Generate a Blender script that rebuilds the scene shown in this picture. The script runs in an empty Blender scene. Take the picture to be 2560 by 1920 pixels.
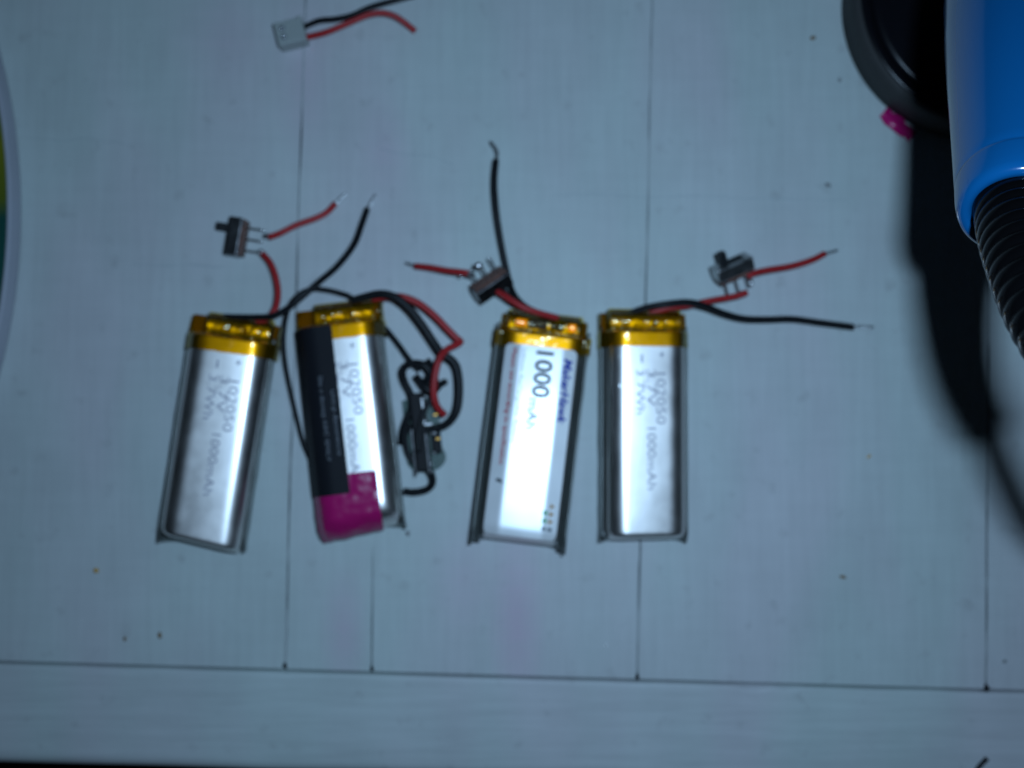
import bpy, bmesh, math, random
from mathutils import Vector, Matrix, noise

# ------------------------------------------------------------------ camera, world, light
SC = bpy.context.scene
COL = SC.collection
MM = 0.001
CAM_H = 240.0            # mm above the table top
TILT = math.radians(2.5)
FPX = 2628.0             # focal length in pixels of the 2560 x 1920 photograph

cam_d = bpy.data.cameras.new("camera")
cam = bpy.data.objects.new("camera", cam_d)
COL.objects.link(cam)
cam.location = (0, 0, CAM_H * MM)
cam.rotation_euler = (TILT, 0, 0)
cam_d.sensor_width = 36.0
cam_d.lens = 36.0 * FPX / 2560.0
cam_d.clip_start = 0.005
cam_d.clip_end = 20.0
cam_d.dof.use_dof = True
cam_d.dof.focus_distance = 0.142     # the sharp plane lies at the iron's collar
cam_d.dof.aperture_fstop = 21.0
SC.camera = cam

world = bpy.data.worlds.new("World")
SC.world = world
world.use_nodes = True
world.node_tree.nodes["Background"].inputs[0].default_value = (0.45, 0.7, 1.0, 1)
world.node_tree.nodes["Background"].inputs[1].default_value = 0.006

flash_d = bpy.data.lights.new("camera_flash", 'AREA')
flash_d.shape = 'RECTANGLE'
flash_d.size = 0.009
flash_d.size_y = 0.006
flash_d.energy = 0.355
flash_d.color = (0.445, 0.69, 0.98)
flash = bpy.data.objects.new("camera_flash", flash_d)
COL.objects.link(flash)
flash.location = (0.018, 0.013, 0.243)

SC.view_settings.view_transform = 'Standard'
SC.view_settings.look = 'None'
SC.view_settings.exposure = 0.0
SC.view_settings.gamma = 1.0
SC.view_settings.use_curve_mapping = False
SC.render.engine = 'CYCLES'
SC.cycles.max_bounces = 8
SC.cycles.transparent_max_bounces = 12
SC.cycles.use_denoising = True

random.seed(4)

# ------------------------------------------------------------------ helpers
def P(px, py, z=0.0):
    """point (mm) at height z seen at pixel px, py of the photograph"""
    d = Vector(((px - 1280.0) / FPX, -(py - 960.0) / FPX, -1.0))
    d = Matrix.Rotation(TILT, 3, 'X') @ d
    t = (z - CAM_H) / d.z
    return Vector((d.x * t, d.y * t, z))

def prop(o, label=None, cat=None, group=None, kind=None):
    if label: o["label"] = label
    if cat: o["category"] = cat
    if group: o["group"] = group
    if kind: o["kind"] = kind
    return o

def link(name, me, mat, parent=None, smooth=True):
    o = bpy.data.objects.new(name, me)
    COL.objects.link(o)
    if mat: me.materials.append(mat)
    if smooth:
        me.polygons.foreach_set("use_smooth", [True] * len(me.polygons))
    if parent is not None: o.parent = parent
    return o

def mesh(name, verts, faces, mat, parent=None, smooth=True, M=None):
    vs = []
    for v in verts:
        v = Vector(v)
        if M is not None: v = M @ v
        vs.append(v * MM)
    me = bpy.data.meshes.new(name)
    me.from_pydata([tuple(v) for v in vs], [], faces)
    me.update()
    return link(name, me, mat, parent, smooth)

def empty(name, loc=(0, 0, 0), rot=(0, 0, 0)):
    o = bpy.data.objects.new(name, None)
    o.empty_display_size = 0.005
    COL.objects.link(o)
    o.location = Vector(loc) * MM
    o.rotation_euler = rot
    return o

def grid_faces(nu, nv, closed_u=False):
    f = []
    for j in range(nv - 1):
        for i in range(nu if closed_u else nu - 1):
            a = j * nu + i; b = j * nu + (i + 1) % nu
            f.append((a, b, b + nu, a + nu))
    return f

def bm_obj(name, bm, mat, parent=None, smooth=False, M=None):
    me = bpy.data.meshes.new(name)
    S = Matrix.Scale(MM, 4)
    bm.transform(S @ M if M is not None else S)
    bmesh.ops.recalc_face_normals(bm, faces=bm.faces[:])
    bm.to_mesh(me); bm.free()
    return link(name, me, mat, parent, smooth)

def add_box(bm, c, s, bev=0.0, seg=2, R=None):
    r = bmesh.ops.create_cube(bm, size=1.0)
    vs = r["verts"]
    for v in vs:
        v.co = Vector((v.co.x * s[0], v.co.y * s[1], v.co.z * s[2]))
    if bev > 0:
        es = list({e for v in vs for e in v.link_edges})
        rr = bmesh.ops.bevel(bm, geom=es, offset=bev, segments=seg, affect='EDGES', profile=0.5)
        vs = list({v for f in rr["faces"] for v in f.verts} | {v for v in vs if v.is_valid})
    for v in vs:
        if R is not None: v.co = R @ v.co
        v.co += Vector(c)
    return vs

def box(name, c, s, mat, parent=None, bev=0.0, seg=2, M=None, R=None):
    bm = bmesh.new()
    add_box(bm, c, s, bev, seg, R)
    return bm_obj(name, bm, mat, parent, False, M)

def spline(pts, step=0.5):
    pts = [Vector(p) for p in pts]
    out = []
    for i in range(len(pts) - 1):
        p1, p2 = pts[i], pts[i + 1]
        p0 = pts[i - 1] if i > 0 else p1 * 2 - p2
        p3 = pts[i + 2] if i + 2 < len(pts) else p2 * 2 - p1
        # centripetal-like Catmull-Rom
        n = max(2, int((p2 - p1).length / step))
        for k in range(n):
            t = k / n
            out.append(0.5 * ((2 * p1) + (p2 - p0) * t + (2 * p0 - 5 * p1 + 4 * p2 - p3) * t * t
                              + (3 * p1 - p0 - 3 * p2 + p3) * t ** 3))
    out.append(pts[-1])
    return out

def tube_data(path, rad, n=12, cap=True):
    verts, faces = [], []
    up = Vector((0, 0, 1))
    m = len(path)
    prev = None
    for i, p in enumerate(path):
        t = (path[min(i + 1, m - 1)] - path[max(i - 1, 0)])
        t = t.normalized() if t.length > 1e-9 else Vector((1, 0, 0))
        if prev is None:
            a = up if abs(t.dot(up)) < 0.9 else Vector((1, 0, 0))
            x = (a - t * a.dot(t)).normalized()
        else:
            x = (prev - t * prev.dot(t)).normalized()
        prev = x
        y = t.cross(x)
        r = rad(i / (m - 1)) if callable(rad) else rad
        for k in range(n):
            a = 2 * math.pi * k / n
            verts.append(p + (x * math.cos(a) + y * math.sin(a)) * r)
    faces = grid_faces(n, m, True)
    if cap:
        faces.append(tuple(range(n - 1, -1, -1)))
        faces.append(tuple(range((m - 1) * n, m * n)))
    return verts, faces

def tube(name, pts, rad, mat, parent=None, n=12, step=0.5, smooth_path=True, M=None):
    path = spline(pts, step) if smooth_path else [Vector(p) for p in pts]
    v, f = tube_data(path, rad, n)
    o = mesh(name, v, f, mat, parent, True, M)
    return o

def lathe_data(prof, n=64, a0=0.0, a1=2 * math.pi, c=(0, 0, 0)):
    full = abs(a1 - a0 - 2 * math.pi) < 1e-6
    nn = n if full else n + 1
    verts = []
    for r, z in prof:
        for k in range(nn):
            a = a0 + (a1 - a0) * k / n
            verts.append((c[0] + r * math.cos(a), c[1] + r * math.sin(a), c[2] + z))
    return verts, grid_faces(nn, len(prof), full)

# ------------------------------------------------------------------ materials
MATS = {}
def M_(name, base, rough=0.5, metal=0.0, spec=0.5, coat=0.0, coat_r=0.1, trans=0.0, ior=1.45, sss=0.0,
       var=0.0, vscale=400.0, bump=0.0, bscale=600.0, bdist=0.0002):
    m = bpy.data.materials.new(name)
    m.use_nodes = True
    nt = m.node_tree
    b = nt.nodes["Principled BSDF"]
    b.inputs["Base Color"].default_value = (*base, 1)
    b.inputs["Roughness"].default_value = rough
    b.inputs["Metallic"].default_value = metal
    b.inputs["Specular IOR Level"].default_value = spec
    b.inputs["Coat Weight"].default_value = coat
    b.inputs["Coat Roughness"].default_value = coat_r
    b.inputs["Transmission Weight"].default_value = trans
    b.inputs["IOR"].default_value = ior
    b.inputs["Subsurface Weight"].default_value = sss
    if sss > 0:
        b.inputs["Subsurface Radius"].default_value = (0.002, 0.002, 0.002)
    tc = nt.nodes.new("ShaderNodeTexCoord")
    if var > 0:
        n = nt.nodes.new("ShaderNodeTexNoise"); n.inputs["Scale"].default_value = vscale; n.inputs["Detail"].default_value = 5
        nt.links.new(tc.outputs["Object"], n.inputs["Vector"])
        mr = nt.nodes.new("ShaderNodeMapRange")
        mr.inputs["From Min"].default_value = 0.3; mr.inputs["From Max"].default_value = 0.7
        mr.inputs["To Min"].default_value = 1 - var; mr.inputs["To Max"].default_value = 1 + var
        nt.links.new(n.outputs["Fac"], mr.inputs["Value"])
        mx = nt.nodes.new("ShaderNodeMix"); mx.data_type = 'RGBA'; mx.blend_type = 'MULTIPLY'
        mx.inputs["Factor"].default_value = 1.0
        mx.inputs[6].default_value = (*base, 1)
        nt.links.new(mr.outputs[0], mx.inputs[7])
        nt.links.new(mx.outputs[2], b.inputs["Base Color"])
        mr2 = nt.nodes.new("ShaderNodeMapRange")
        mr2.inputs["To Min"].default_value = max(0.02, rough * 0.8); mr2.inputs["To Max"].default_value = min(1.0, rough * 1.2)
        nt.links.new(n.outputs["Fac"], mr2.inputs["Value"])
        nt.links.new(mr2.outputs[0], b.inputs["Roughness"])
    if bump > 0:
        n2 = nt.nodes.new("ShaderNodeTexNoise"); n2.inputs["Scale"].default_value = bscale; n2.inputs["Detail"].default_value = 4
        nt.links.new(tc.outputs["Object"], n2.inputs["Vector"])
        bp = nt.nodes.new("ShaderNodeBump"); bp.inputs["Strength"].default_value = bump; bp.inputs["Distance"].default_value = bdist
        nt.links.new(n2.outputs["Fac"], bp.inputs["Height"])
        nt.links.new(bp.outputs[0], b.inputs["Normal"])
    MATS[name] = m
    return m

def paint_material(name, along_x):
    """white brushed-on paint: fine crossed brush marks, faint blotches, a few faint pink smears"""
    m = bpy.data.materials.new(name); m.use_nodes = True
    nt = m.node_tree; N = nt.nodes; L = nt.links
    b = N["Principled BSDF"]
    tc = N.new("ShaderNodeTexCoord")
    def streak(sx, sy, detail=3.0):
        mp = N.new("ShaderNodeMapping"); mp.inputs["Scale"].default_value = (sx, sy, 1)
        L.new(tc.outputs["Object"], mp.inputs["Vector"])
        n = N.new("ShaderNodeTexNoise"); n.inputs["Scale"].default_value = 1.0; n.inputs["Detail"].default_value = detail
        n.inputs["Roughness"].default_value = 0.6
        L.new(mp.outputs[0], n.inputs["Vector"])
        return n.outputs["Fac"]
    if along_x:
        a, c = streak(45, 700), streak(18, 260, 4)
    else:
        a, c = streak(700, 40, 4), streak(45, 420, 4)
    blot = streak(46, 30, 8)
    tint = streak(25, 9, 2)
    def math_(op, x, y):
        n = N.new("ShaderNodeMath"); n.operation = op
        for i, v in enumerate((x, y)):
            if isinstance(v, (int, float)): n.inputs[i].default_value = v
            else: L.new(v, n.inputs[i])
        return n.outputs[0]
    s = math_('ADD', math_('MULTIPLY', a, 0.45), math_('MULTIPLY', c, 0.40 if along_x else 0.22))
    s = math_('ADD', s, math_('MULTIPLY', blot, 0.55 if along_x else 0.70))
    mr = N.new("ShaderNodeMapRange")
    mr.inputs["From Min"].default_value = 0.5; mr.inputs["From Max"].default_value = 0.9
    mr.inputs["To Min"].default_value = 0.86 if along_x else 0.90; mr.inputs["To Max"].default_value = 1.08 if along_x else 1.07
    L.new(s, mr.inputs["Value"])
    ramp = N.new("ShaderNodeValToRGB")
    ramp.color_ramp.elements[0].position = 0.42; ramp.color_ramp.elements[0].color = (0.55, 0.615, 0.60, 1)
    ramp.color_ramp.elements[1].position = 0.66; ramp.color_ramp.elements[1].color = (0.585, 0.585, 0.60, 1)
    L.new(tint, ramp.inputs["Fac"])
    mx = N.new("ShaderNodeMix"); mx.data_type = 'RGBA'; mx.blend_type = 'MULTIPLY'; mx.inputs["Factor"].default_value = 1
    L.new(ramp.outputs["Color"], mx.inputs[6]); L.new(mr.outputs[0], mx.inputs[7])
    # faint grey scuffs
    sp = N.new("ShaderNodeTexNoise"); sp.inputs["Scale"].default_value = 190; sp.inputs["Detail"].default_value = 3
    L.new(tc.outputs["Object"], sp.inputs["Vector"])
    sr = N.new("ShaderNodeMapRange"); sr.inputs["From Min"].default_value = 0.63; sr.inputs["From Max"].default_value = 0.76
    sr.inputs["To Max"].default_value = 0.35
    L.new(sp.outputs["Fac"], sr.inputs["Value"])
    mx2 = N.new("ShaderNodeMix"); mx2.data_type = 'RGBA'
    L.new(sr.outputs[0], mx2.inputs[0]); L.new(mx.outputs[2], mx2.inputs[6]); mx2.inputs[7].default_value = (0.33, 0.34, 0.34, 1)
    out = mx2.outputs[2]
    # pink pigment smears left on the paint, at fixed places on the table (metres)
    if not along_x:
        for (cx, cy, rx, ry, k) in SMEARS:
            mp = N.new("ShaderNodeMapping"); mp.vector_type = 'POINT'
            mp.inputs["Location"].default_value = (-cx / rx, -cy / ry, 0)
            mp.inputs["Scale"].default_value = (1 / rx, 1 / ry, 0)
            L.new(tc.outputs["Object"], mp.inputs["Vector"])
            g = N.new("ShaderNodeTexGradient"); g.gradient_type = 'SPHERICAL'
            L.new(mp.outputs[0], g.inputs["Vector"])
            f = math_('MULTIPLY', math_('MULTIPLY', g.outputs["Fac"], k), math_('ADD', 0.35, c))
            mm = N.new("ShaderNodeMix"); mm.data_type = 'RGBA'
            L.new(f, mm.inputs[0]); L.new(out, mm.inputs[6]); mm.inputs[7].default_value = (0.62, 0.45, 0.56, 1)
            out = mm.outputs[2]
    L.new(out, b.inputs["Base Color"])
    b.inputs["Roughness"].default_value = 0.5
    b.inputs["Specular IOR Level"].default_value = 0.35
    bp = N.new("ShaderNodeBump"); bp.inputs["Strength"].default_value = 0.5; bp.inputs["Distance"].default_value = 0.00014
    L.new(s, bp.inputs["Height"]); L.new(bp.outputs[0], b.inputs["Normal"])
    MATS[name] = m
    return m

SMEARS = []
for (px, py, rx, ry, k) in [(1290, 1545, 7, 24, 0.7), (860, 1580, 6, 16, 0.55), (760, 190, 8, 26, 0.4), (960, 380, 7, 14, 0.35), (1150, 1450, 8, 14, .35), (560, 90, 14, 14, .3)]:
    q = P(px, py)
    SMEARS.append((q.x * MM, q.y * MM, rx * MM, ry * MM, k))

def film_material(name, tint, gloss=0.12, rough=0.12, haze=0.25):
    """clear tinted polyimide film: tinted see-through, a little milky, with a glossy surface"""
    m = bpy.data.materials.new(name); m.use_nodes = True
    nt = m.node_tree; N = nt.nodes; L = nt.links
    for n in list(N): N.remove(n)
    out = N.new("ShaderNodeOutputMaterial")
    tr = N.new("ShaderNodeBsdfTransparent"); tr.inputs[0].default_value = (*tint, 1)
    df = N.new("ShaderNodeBsdfDiffuse"); df.inputs[0].default_value = (tint[0] * 0.5, tint[1] * 0.42, tint[2] * 0.3, 1)
    gl = N.new("ShaderNodeBsdfGlossy"); gl.inputs["Roughness"].default_value = rough; gl.inputs[0].default_value = (1, 0.92, 0.6, 1)
    tc = N.new("ShaderNodeTexCoord")
    n2 = N.new("ShaderNodeTexNoise"); n2.inputs["Scale"].default_value = 420; n2.inputs["Detail"].default_value = 3
    L.new(tc.outputs["Object"], n2.inputs["Vector"])
    bp = N.new("ShaderNodeBump"); bp.inputs["Strength"].default_value = 0.5; bp.inputs["Distance"].default_value = 0.0005
    L.new(n2.outputs["Fac"], bp.inputs["Height"])
    L.new(bp.outputs[0], gl.inputs["Normal"])
    m1 = N.new("ShaderNodeMixShader"); m1.inputs[0].default_value = haze
    L.new(tr.outputs[0], m1.inputs[1]); L.new(df.outputs[0], m1.inputs[2])
    fr = N.new("ShaderNodeFresnel"); fr.inputs["IOR"].default_value = 1.6
    ad = N.new("ShaderNodeMath"); ad.operation = 'ADD'; ad.inputs[1].default_value = gloss; ad.use_clamp = True
    L.new(fr.outputs[0], ad.inputs[0])
    m2 = N.new("ShaderNodeMixShader")
    L.new(ad.outputs[0], m2.inputs[0]); L.new(m1.outputs[0], m2.inputs[1]); L.new(gl.outputs[0], m2.inputs[2])
    L.new(m2.outputs[0], out.inputs[0])
    MATS[name] = m
    return m

paint_material("white_paint_boards", False)
paint_material("white_paint_edge_board", True)
M_("board_underside", (0.10, 0.075, 0.05), 0.8, var=0.3, vscale=60)
M_("gap_dirt", (0.06, 0.065, 0.07), 0.9)
M_("dark_floor", (0.03, 0.028, 0.027), 0.8, var=0.3, vscale=8)
M_("pouch_foil", (0.80, 0.76, 0.73), 0.375, metal=1.0, var=0.03, vscale=260, bump=0.1, bscale=1700, bdist=0.00004)
M_("pouch_seam", (0.24, 0.26, 0.25), 0.42, metal=0.75, var=0.12, vscale=180, bump=0.3, bscale=500, bdist=0.00015)
M_("print_ink", (0.36, 0.35, 0.41), 0.55, metal=0.35)
M_("label_film", (0.74, 0.74, 0.74), 0.34, metal=0.3, spec=0.5, coat=0.32, coat_r=0.2, var=0.02, vscale=120)
M_("label_blue", (0.02, 0.05, 0.42), 0.5, spec=0.08)
M_("label_black", (0.03, 0.04, 0.05), 0.5, spec=0.08)
M_("label_grey", (0.25, 0.27, 0.29), 0.5, spec=0.08)
M_("label_red", (0.50, 0.03, 0.05), 0.5, spec=0.08)
M_("label_orange", (0.50, 0.25, 0.05), 0.5, spec=0.08)
M_("label_green", (0.30, 0.62, 0.40), 0.5, spec=0.08)
film_material("amber_film", (0.985, 0.65, 0.015), gloss=0.02, rough=0.14, haze=0.08)
M_("circuit_green", (0.006, 0.055, 0.040), 0.4, coat=0.3)
M_("chip_black", (0.010, 0.010, 0.012), 0.5, spec=0.15)
M_("tab_foil", (0.95, 0.88, 0.8), 0.46, metal=1.0, bump=0.4, bscale=500, var=0.15, vscale=250)
M_("solder", (0.72, 0.73, 0.74), 0.28, metal=1.0, bump=0.4, bscale=900)
M_("copper_tab", (0.85, 0.45, 0.12), 0.35, metal=1.0, bump=0.3, bscale=700)
M_("gold_pad", (0.9, 0.5, 0.12), 0.5, metal=1.0)
M_("red_wire", (0.42, 0.022, 0.024), 0.42, spec=0.4, var=0.08, vscale=300, bump=0.1, bscale=900)
M_("black_wire", (0.011, 0.012, 0.014), 0.42, spec=0.22, var=0.2, vscale=300, bump=0.1, bscale=900)
M_("black_tape", (0.012, 0.013, 0.017), 0.5, spec=0.14, bump=0.15, bscale=500)
M_("black_tape_print", (0.20, 0.22, 0.25), 0.6, var=0.5, vscale=1500)
M_("pink_tape", (0.44, 0.010, 0.135), 0.26, spec=0.42, bump=0.25, bscale=350, bdist=0.0004)
M_("switch_shell", (0.45, 0.45, 0.45), 0.36, metal=1.0, var=0.2, vscale=500, bump=0.2, bscale=700)
M_("switch_shell_shaded", (0.16, 0.16, 0.165), 0.3, metal=1.0, var=0.2, vscale=500, bump=0.2, bscale=700)  # same shell metal, with the dark surroundings it reflects put into the colour
M_("phenolic_and_shade_brown", (0.16, 0.075, 0.055), 0.55, var=0.2, vscale=900)  # switch base board; also the painted shade under the amber film
M_("lever_black", (0.012, 0.013, 0.015), 0.5)
M_("nylon_white", (0.50, 0.54, 0.52), 0.35, trans=0.25, sss=0.35, bump=0.1, bscale=400)
M_("iron_blue", (0.002, 0.092, 0.27), 0.14, spec=0.5, ior=2.0, bump=0.06, bscale=350, bdist=0.0003)
M_("iron_rubber", (0.0022, 0.0022, 0.0026), 0.15, spec=0.12, bump=0.03, bscale=500)
M_("steel", (0.55, 0.55, 0.56), 0.3, metal=1.0, var=0.1, vscale=300)
M_("base_grey", (0.050, 0.050, 0.050), 0.6, spec=0.15, var=0.1, vscale=150, bump=0.1, bscale=800)
M_("base_black", (0.005, 0.005, 0.007), 0.26, spec=0.2, bump=0.08, bscale=700)
M_("dish_rim", (0.40, 0.41, 0.46), 0.5, var=0.05, vscale=60)
M_("crumb_brown", (0.26, 0.17, 0.09), 0.8, var=0.3, vscale=2000)
M_("crumb_grey", (0.28, 0.29, 0.29), 0.8, var=0.3, vscale=2000)
M_("crumb_orange", (0.62, 0.32, 0.03), 0.7, var=0.2, vscale=2000)
M_("paint_hairline", (0.40, 0.46, 0.47), 0.7)
M_("clear_glint", (0.9, 0.9, 0.9), 0.15)  # near-white colour that stands for a small bright glint

def dish_inside():
    m = bpy.data.materials.new("tin_print"); m.use_nodes = True
    nt = m.node_tree; N = nt.nodes; L = nt.links
    b = N["Principled BSDF"]; b.inputs["Roughness"].default_value = 0.4
    tc = N.new("ShaderNodeTexCoord")
    n = N.new("ShaderNodeTexNoise"); n.inputs["Scale"].default_value = 60
    L.new(tc.outputs["Object"], n.inputs["Vector"])
    sp = N.new("ShaderNodeSeparateXYZ"); L.new(tc.outputs["Object"], sp.inputs[0])
    ma = N.new("ShaderNodeMath"); ma.operation = 'MULTIPLY_ADD'; ma.inputs[1].default_value = 0.006
    L.new(n.outputs["Fac"], ma.inputs[0]); L.new(sp.outputs[1], ma.inputs[2])
    wv = N.new("ShaderNodeMapRange"); wv.inputs["From Min"].default_value = -0.03; wv.inputs["From Max"].default_value = 0.04
    L.new(ma.outputs[0], wv.inputs["Value"])
    r = N.new("ShaderNodeValToRGB")
    e = r.color_ramp.elements
    e[0].position = 0.1; e[0].color = (0.05, 0.10, 0.03, 1)
    e[1].position = 0.95; e[1].color = (0.02, 0.09, 0.06, 1)
    for p, c in ((0.22, (0.01, 0.08, 0.06)), (0.50, (0.008, 0.07, 0.055)), (0.56, (0.10, 0.13, 0.01)), (0.72, (0.17, 0.18, 0.01)), (0.84, (0.05, 0.12, 0.02))):
        x = e.new(p); x.color = (*c, 1)
    L.new(wv.outputs[0], r.inputs["Fac"]); L.new(r.outputs["Color"], b.inputs["Base Color"])
    MATS["dish_inside"] = m
dish_inside()

# ------------------------------------------------------------------ the setting: floor, table top and its boards
mesh("floor", [(-1500, -1500, -720), (1500, -1500, -720), (1500, 1500, -720), (-1500, 1500, -720)], [(0, 1, 2, 3)],
     MATS["dark_floor"], smooth=False)["kind"] = "structure"

def line_at(p0, p1, y):
    t = (y - p0.y) / (p1.y - p0.y)
    return p0.x + (p1.x - p0.x) * t

J0, J1 = P(0, 1656), P(2560, 1729)          # joint to the edge board
E0, E1 = P(0, 1914), P(1100, 1944)          # front edge of the table
def joint_y(x): return J0.y + (J1.y - J0.y) * (x - J0.x) / (J1.x - J0.x)
def edge_y(x): return E0.y + (E1.y - E0.y) * (x - E0.x) / (E1.x - E0.x)

XL, XR, YT = -430.0, 300.0, 260.0
slab = box("table_top", ((XL + XR) / 2, (YT + edge_y(0)) / 2 + 6, -14.6), (XR - XL, YT - edge_y(0) - 20, 11), MATS["gap_dirt"])
prop(slab, kind="structure")
for vtx in slab.data.vertices: pass

# board joints, as lines on the table
LINES = []
for (a, b, wmin, wmax, fade) in [
        ((764, 0), (712, 1670), 0.25, 0.6, None),
        ((938, 0), (930, 1674), 0.05, 0.26, 1450),
        ((1629, 0), (1593, 1700), 0.10, 0.48, None),
        ((2480, 0), (2465, 1726), 0.3, 0.55, None)]:
    LINES.append((P(*a), P(*b), wmin, wmax, fade))
def joint_line(k, y):
    p0, p1, w0, w1, fade = LINES[k]
    x = line_at(p0, p1, y)
    wob = 0.22 * noise.noise(Vector((y * 0.03, k * 7.1, 0))) + 0.06 * noise.noise(Vector((y * 0.3, k * 3.3, 4)))
    w = w0 + (w1 - w0) * (0.5 + 0.7 * noise.noise(Vector((y * 0.05, k * 5.5, 9))))
    if fade is not None:
        yf = P(930, fade).y
        w = 0.004 + (0.2 if y < yf else max(0.0, 0.2 - (y - yf) * 0.03))
    return x + wob, max(0.004, w)

def board(k):
    """one lengthwise board between joint k-1 and joint k"""
    y0b = -200
    ys = []
    y = YT
    while y > -62:
        ys.append(y); y -= 1.6
    rows = []
    ends = joint_y
    verts, n = [], 0
    # stop each row at the sloping cross joint by remapping y
    top = YT
    for i, yy in enumerate(ys):
        t = i / (len(ys) - 1)
        def edge(kk, side):
            if kk < 0: return XL, 0
            if kk >= len(LINES): return XR, 0
            x, w = joint_line(kk, yj)
            return x + side * w / 2, w
        yj = top + (joint_y(0) - top) * t
        xl, _ = edge(k - 1, 1)
        xr, _ = edge(k, -1)
        row = []
        lw = min([joint_line(q, yj)[1] for q in (k - 1, k) if 0 <= q < len(LINES)])
        lip = min(0.26 + 0.14 * noise.noise(Vector((yj * 0.2, k, 2))), 0.8 * lw)
        hz = 0.03 * noise.noise(Vector((k * 3.7, 1, 1))) if k not in (1, 2) else 0.0
        # worn corner beside the nail at the end of the board
        d_end = (1 - t) * (top - joint_y(0))
        notch = 0.2 * math.exp(-(d_end / 0.9) ** 2)
        xl2 = xl + (notch if k > 0 else 0); xr2 = xr - (notch if k < len(LINES) else 0)
        for (x, z) in ((xl2, -9.0), (xl2, -0.25), (xl2 + lip, hz), (xr2 - lip, hz), (xr2, -0.25), (xr2, -9.0)):
            jy = joint_y(x) + 0.42
            yw = top + (jy - top) * t
            row.append((x, yw, z))
        # soften the very end of the board
        if i == len(ys) - 1:
            verts += row
            verts += [(x, y - 0.22, min(z, -0.3)) for (x, y, z) in row]
            n += 2
        else:
            verts += row; n += 1
    faces = grid_faces(6, n)
    faces.append(tuple(reversed([(n - 1) * 6 + i for i in range(6)])))
    o = mesh("plank", verts, faces, MATS["white_paint_boards"], slab, smooth=False)
    return o
def joint_fill_material():
    m = bpy.data.materials.new("clogged_joint"); m.use_nodes = True
    nt = m.node_tree; N = nt.nodes; L = nt.links
    tc = N.new("ShaderNodeTexCoord")
    mp = N.new("ShaderNodeMapping"); mp.inputs["Scale"].default_value = (300, 85, 1); L.new(tc.outputs["Object"], mp.inputs["Vector"])
    n = N.new("ShaderNodeTexNoise"); n.inputs["Scale"].default_value = 1; n.inputs["Detail"].default_value = 5; L.new(mp.outputs[0], n.inputs["Vector"])
    r = N.new("ShaderNodeValToRGB"); e = r.color_ramp.elements
    e[0].position = 0.35; e[0].color = (0.07, 0.075, 0.08, 1); e[1].position = 0.62; e[1].color = (0.45, 0.48, 0.48, 1)
    L.new(n.outputs["Fac"], r.inputs["Fac"]); L.new(r.outputs["Color"], N["Principled BSDF"].inputs["Base Color"])
    N["Principled BSDF"].inputs["Roughness"].default_value = 0.8
    return m
CLOG = joint_fill_material()
for k in range(len(LINES)):
    verts = []
    yy = YT - 1; n = 0
    while yy > joint_y(line_at(LINES[k][0], LINES[k][1], -50)) + 0.8:
        x, w = joint_line(k, yy)
        z = -0.16 + 0.15 * noise.noise(Vector((yy * 0.06, k * 2.2, 5)))
        verts += [(x - w / 2 + 0.001, yy, z), (x, yy, z - 0.05), (x + w / 2 - 0.001, yy, z)]
        n += 1; yy -= 1.0
    mesh("joint_filler", verts, [tuple(reversed(q)) for q in grid_faces(3, n)], CLOG, slab)
PLANKS = [board(k) for k in range(len(LINES) + 1)]

def edge_board():
    prof_top = []
    xs = [XL + i * (XR - XL) / 460 for i in range(461)]
    verts = []
    for x in xs:
        chip = 0.0
        for (cpx, w, d) in ((1885, 4.0, 0.7), (1965, 2.6, 0.55), (720, 2.0, 0.3)):
            cx = P(cpx, 1715).x
            chip += d * max(0, 1 - ((x - cx) / w) ** 2)
        yj = joint_y(x) - 0.42 + 0.10 * noise.noise(Vector((x * 0.08, 3, 3)))
        ye = edge_y(x) + 0.25 * noise.noise(Vector((x * 0.03, 8, 3)))
        z0 = -0.12
        row = [(x, yj, -9.0), (x, yj, -0.55 - chip), (x, yj - 0.12 - chip * .6, -0.3 - chip * 0.5), (x, yj - 0.5 - chip, z0 - 0.02), (x, yj - 1.2 - chip, z0)]
        row += [(x, ye + 9, z0)]
        R = 3.2
        for a in range(0, 7):
            t = a / 6 * math.pi / 2
            row.append((x, ye + R - R * math.sin(t), z0 - R + R * math.cos(t)))
        row.append((x, ye, -20))
        verts += row
    nr = len(row)
    return mesh("edge_plank", verts, grid_faces(nr, len(xs)), MATS["white_paint_edge_board"], slab, smooth=True)
edge_board()

# dark filler deep in the cross joint and nail heads at the ends of the joints
for k, (px, py, r) in enumerate(((712, 1664, 0.55), (930, 1672, 0.5), (1593, 1694, 0.5), (2467, 1721, 0.75))):
    c = P(px, py)
    v, f = lathe_data([(0.01, -0.12), (r * 0.8, -0.12), (r, -0.25), (r, -3)], 14, c=(c.x, c.y, 0.17))
    mesh("nail_head", v, f, MATS["chip_black"], slab)

# hairline cracks in the paint (raised ridges a few hundredths of a millimetre)
for pts in ([(66, 345), (120, 348), (165, 352), (205, 345), (245, 352), (292, 356), (332, 362)],
            [(330, 660), (400, 664), (480, 662), (560, 668)],
            [(950, 372), (1010, 385), (1080, 392), (1135, 412)],
            [(1380, 488), (1500, 486), (1610, 492), (1760, 490), (1900, 497), (2120, 500)]):
    q = [P(*p, 0.03) for p in pts]
    path = spline(q, 0.7)
    verts = []
    for i, p in enumerate(path):
        w = 0.10 * (0.6 + 0.6 * noise.noise(Vector((p.x * .3, p.y * .3, 5))))
        off = 0.25 * noise.noise(Vector((p.x * .4, 2.2, 7)))
        verts += [(p.x, p.y + off - w, 0.045), (p.x, p.y + off, 0.085), (p.x, p.y + off + w, 0.045)]
    mesh("paint_crack", verts, grid_faces(3, len(path)), MATS["paint_hairline"], slab)

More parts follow.
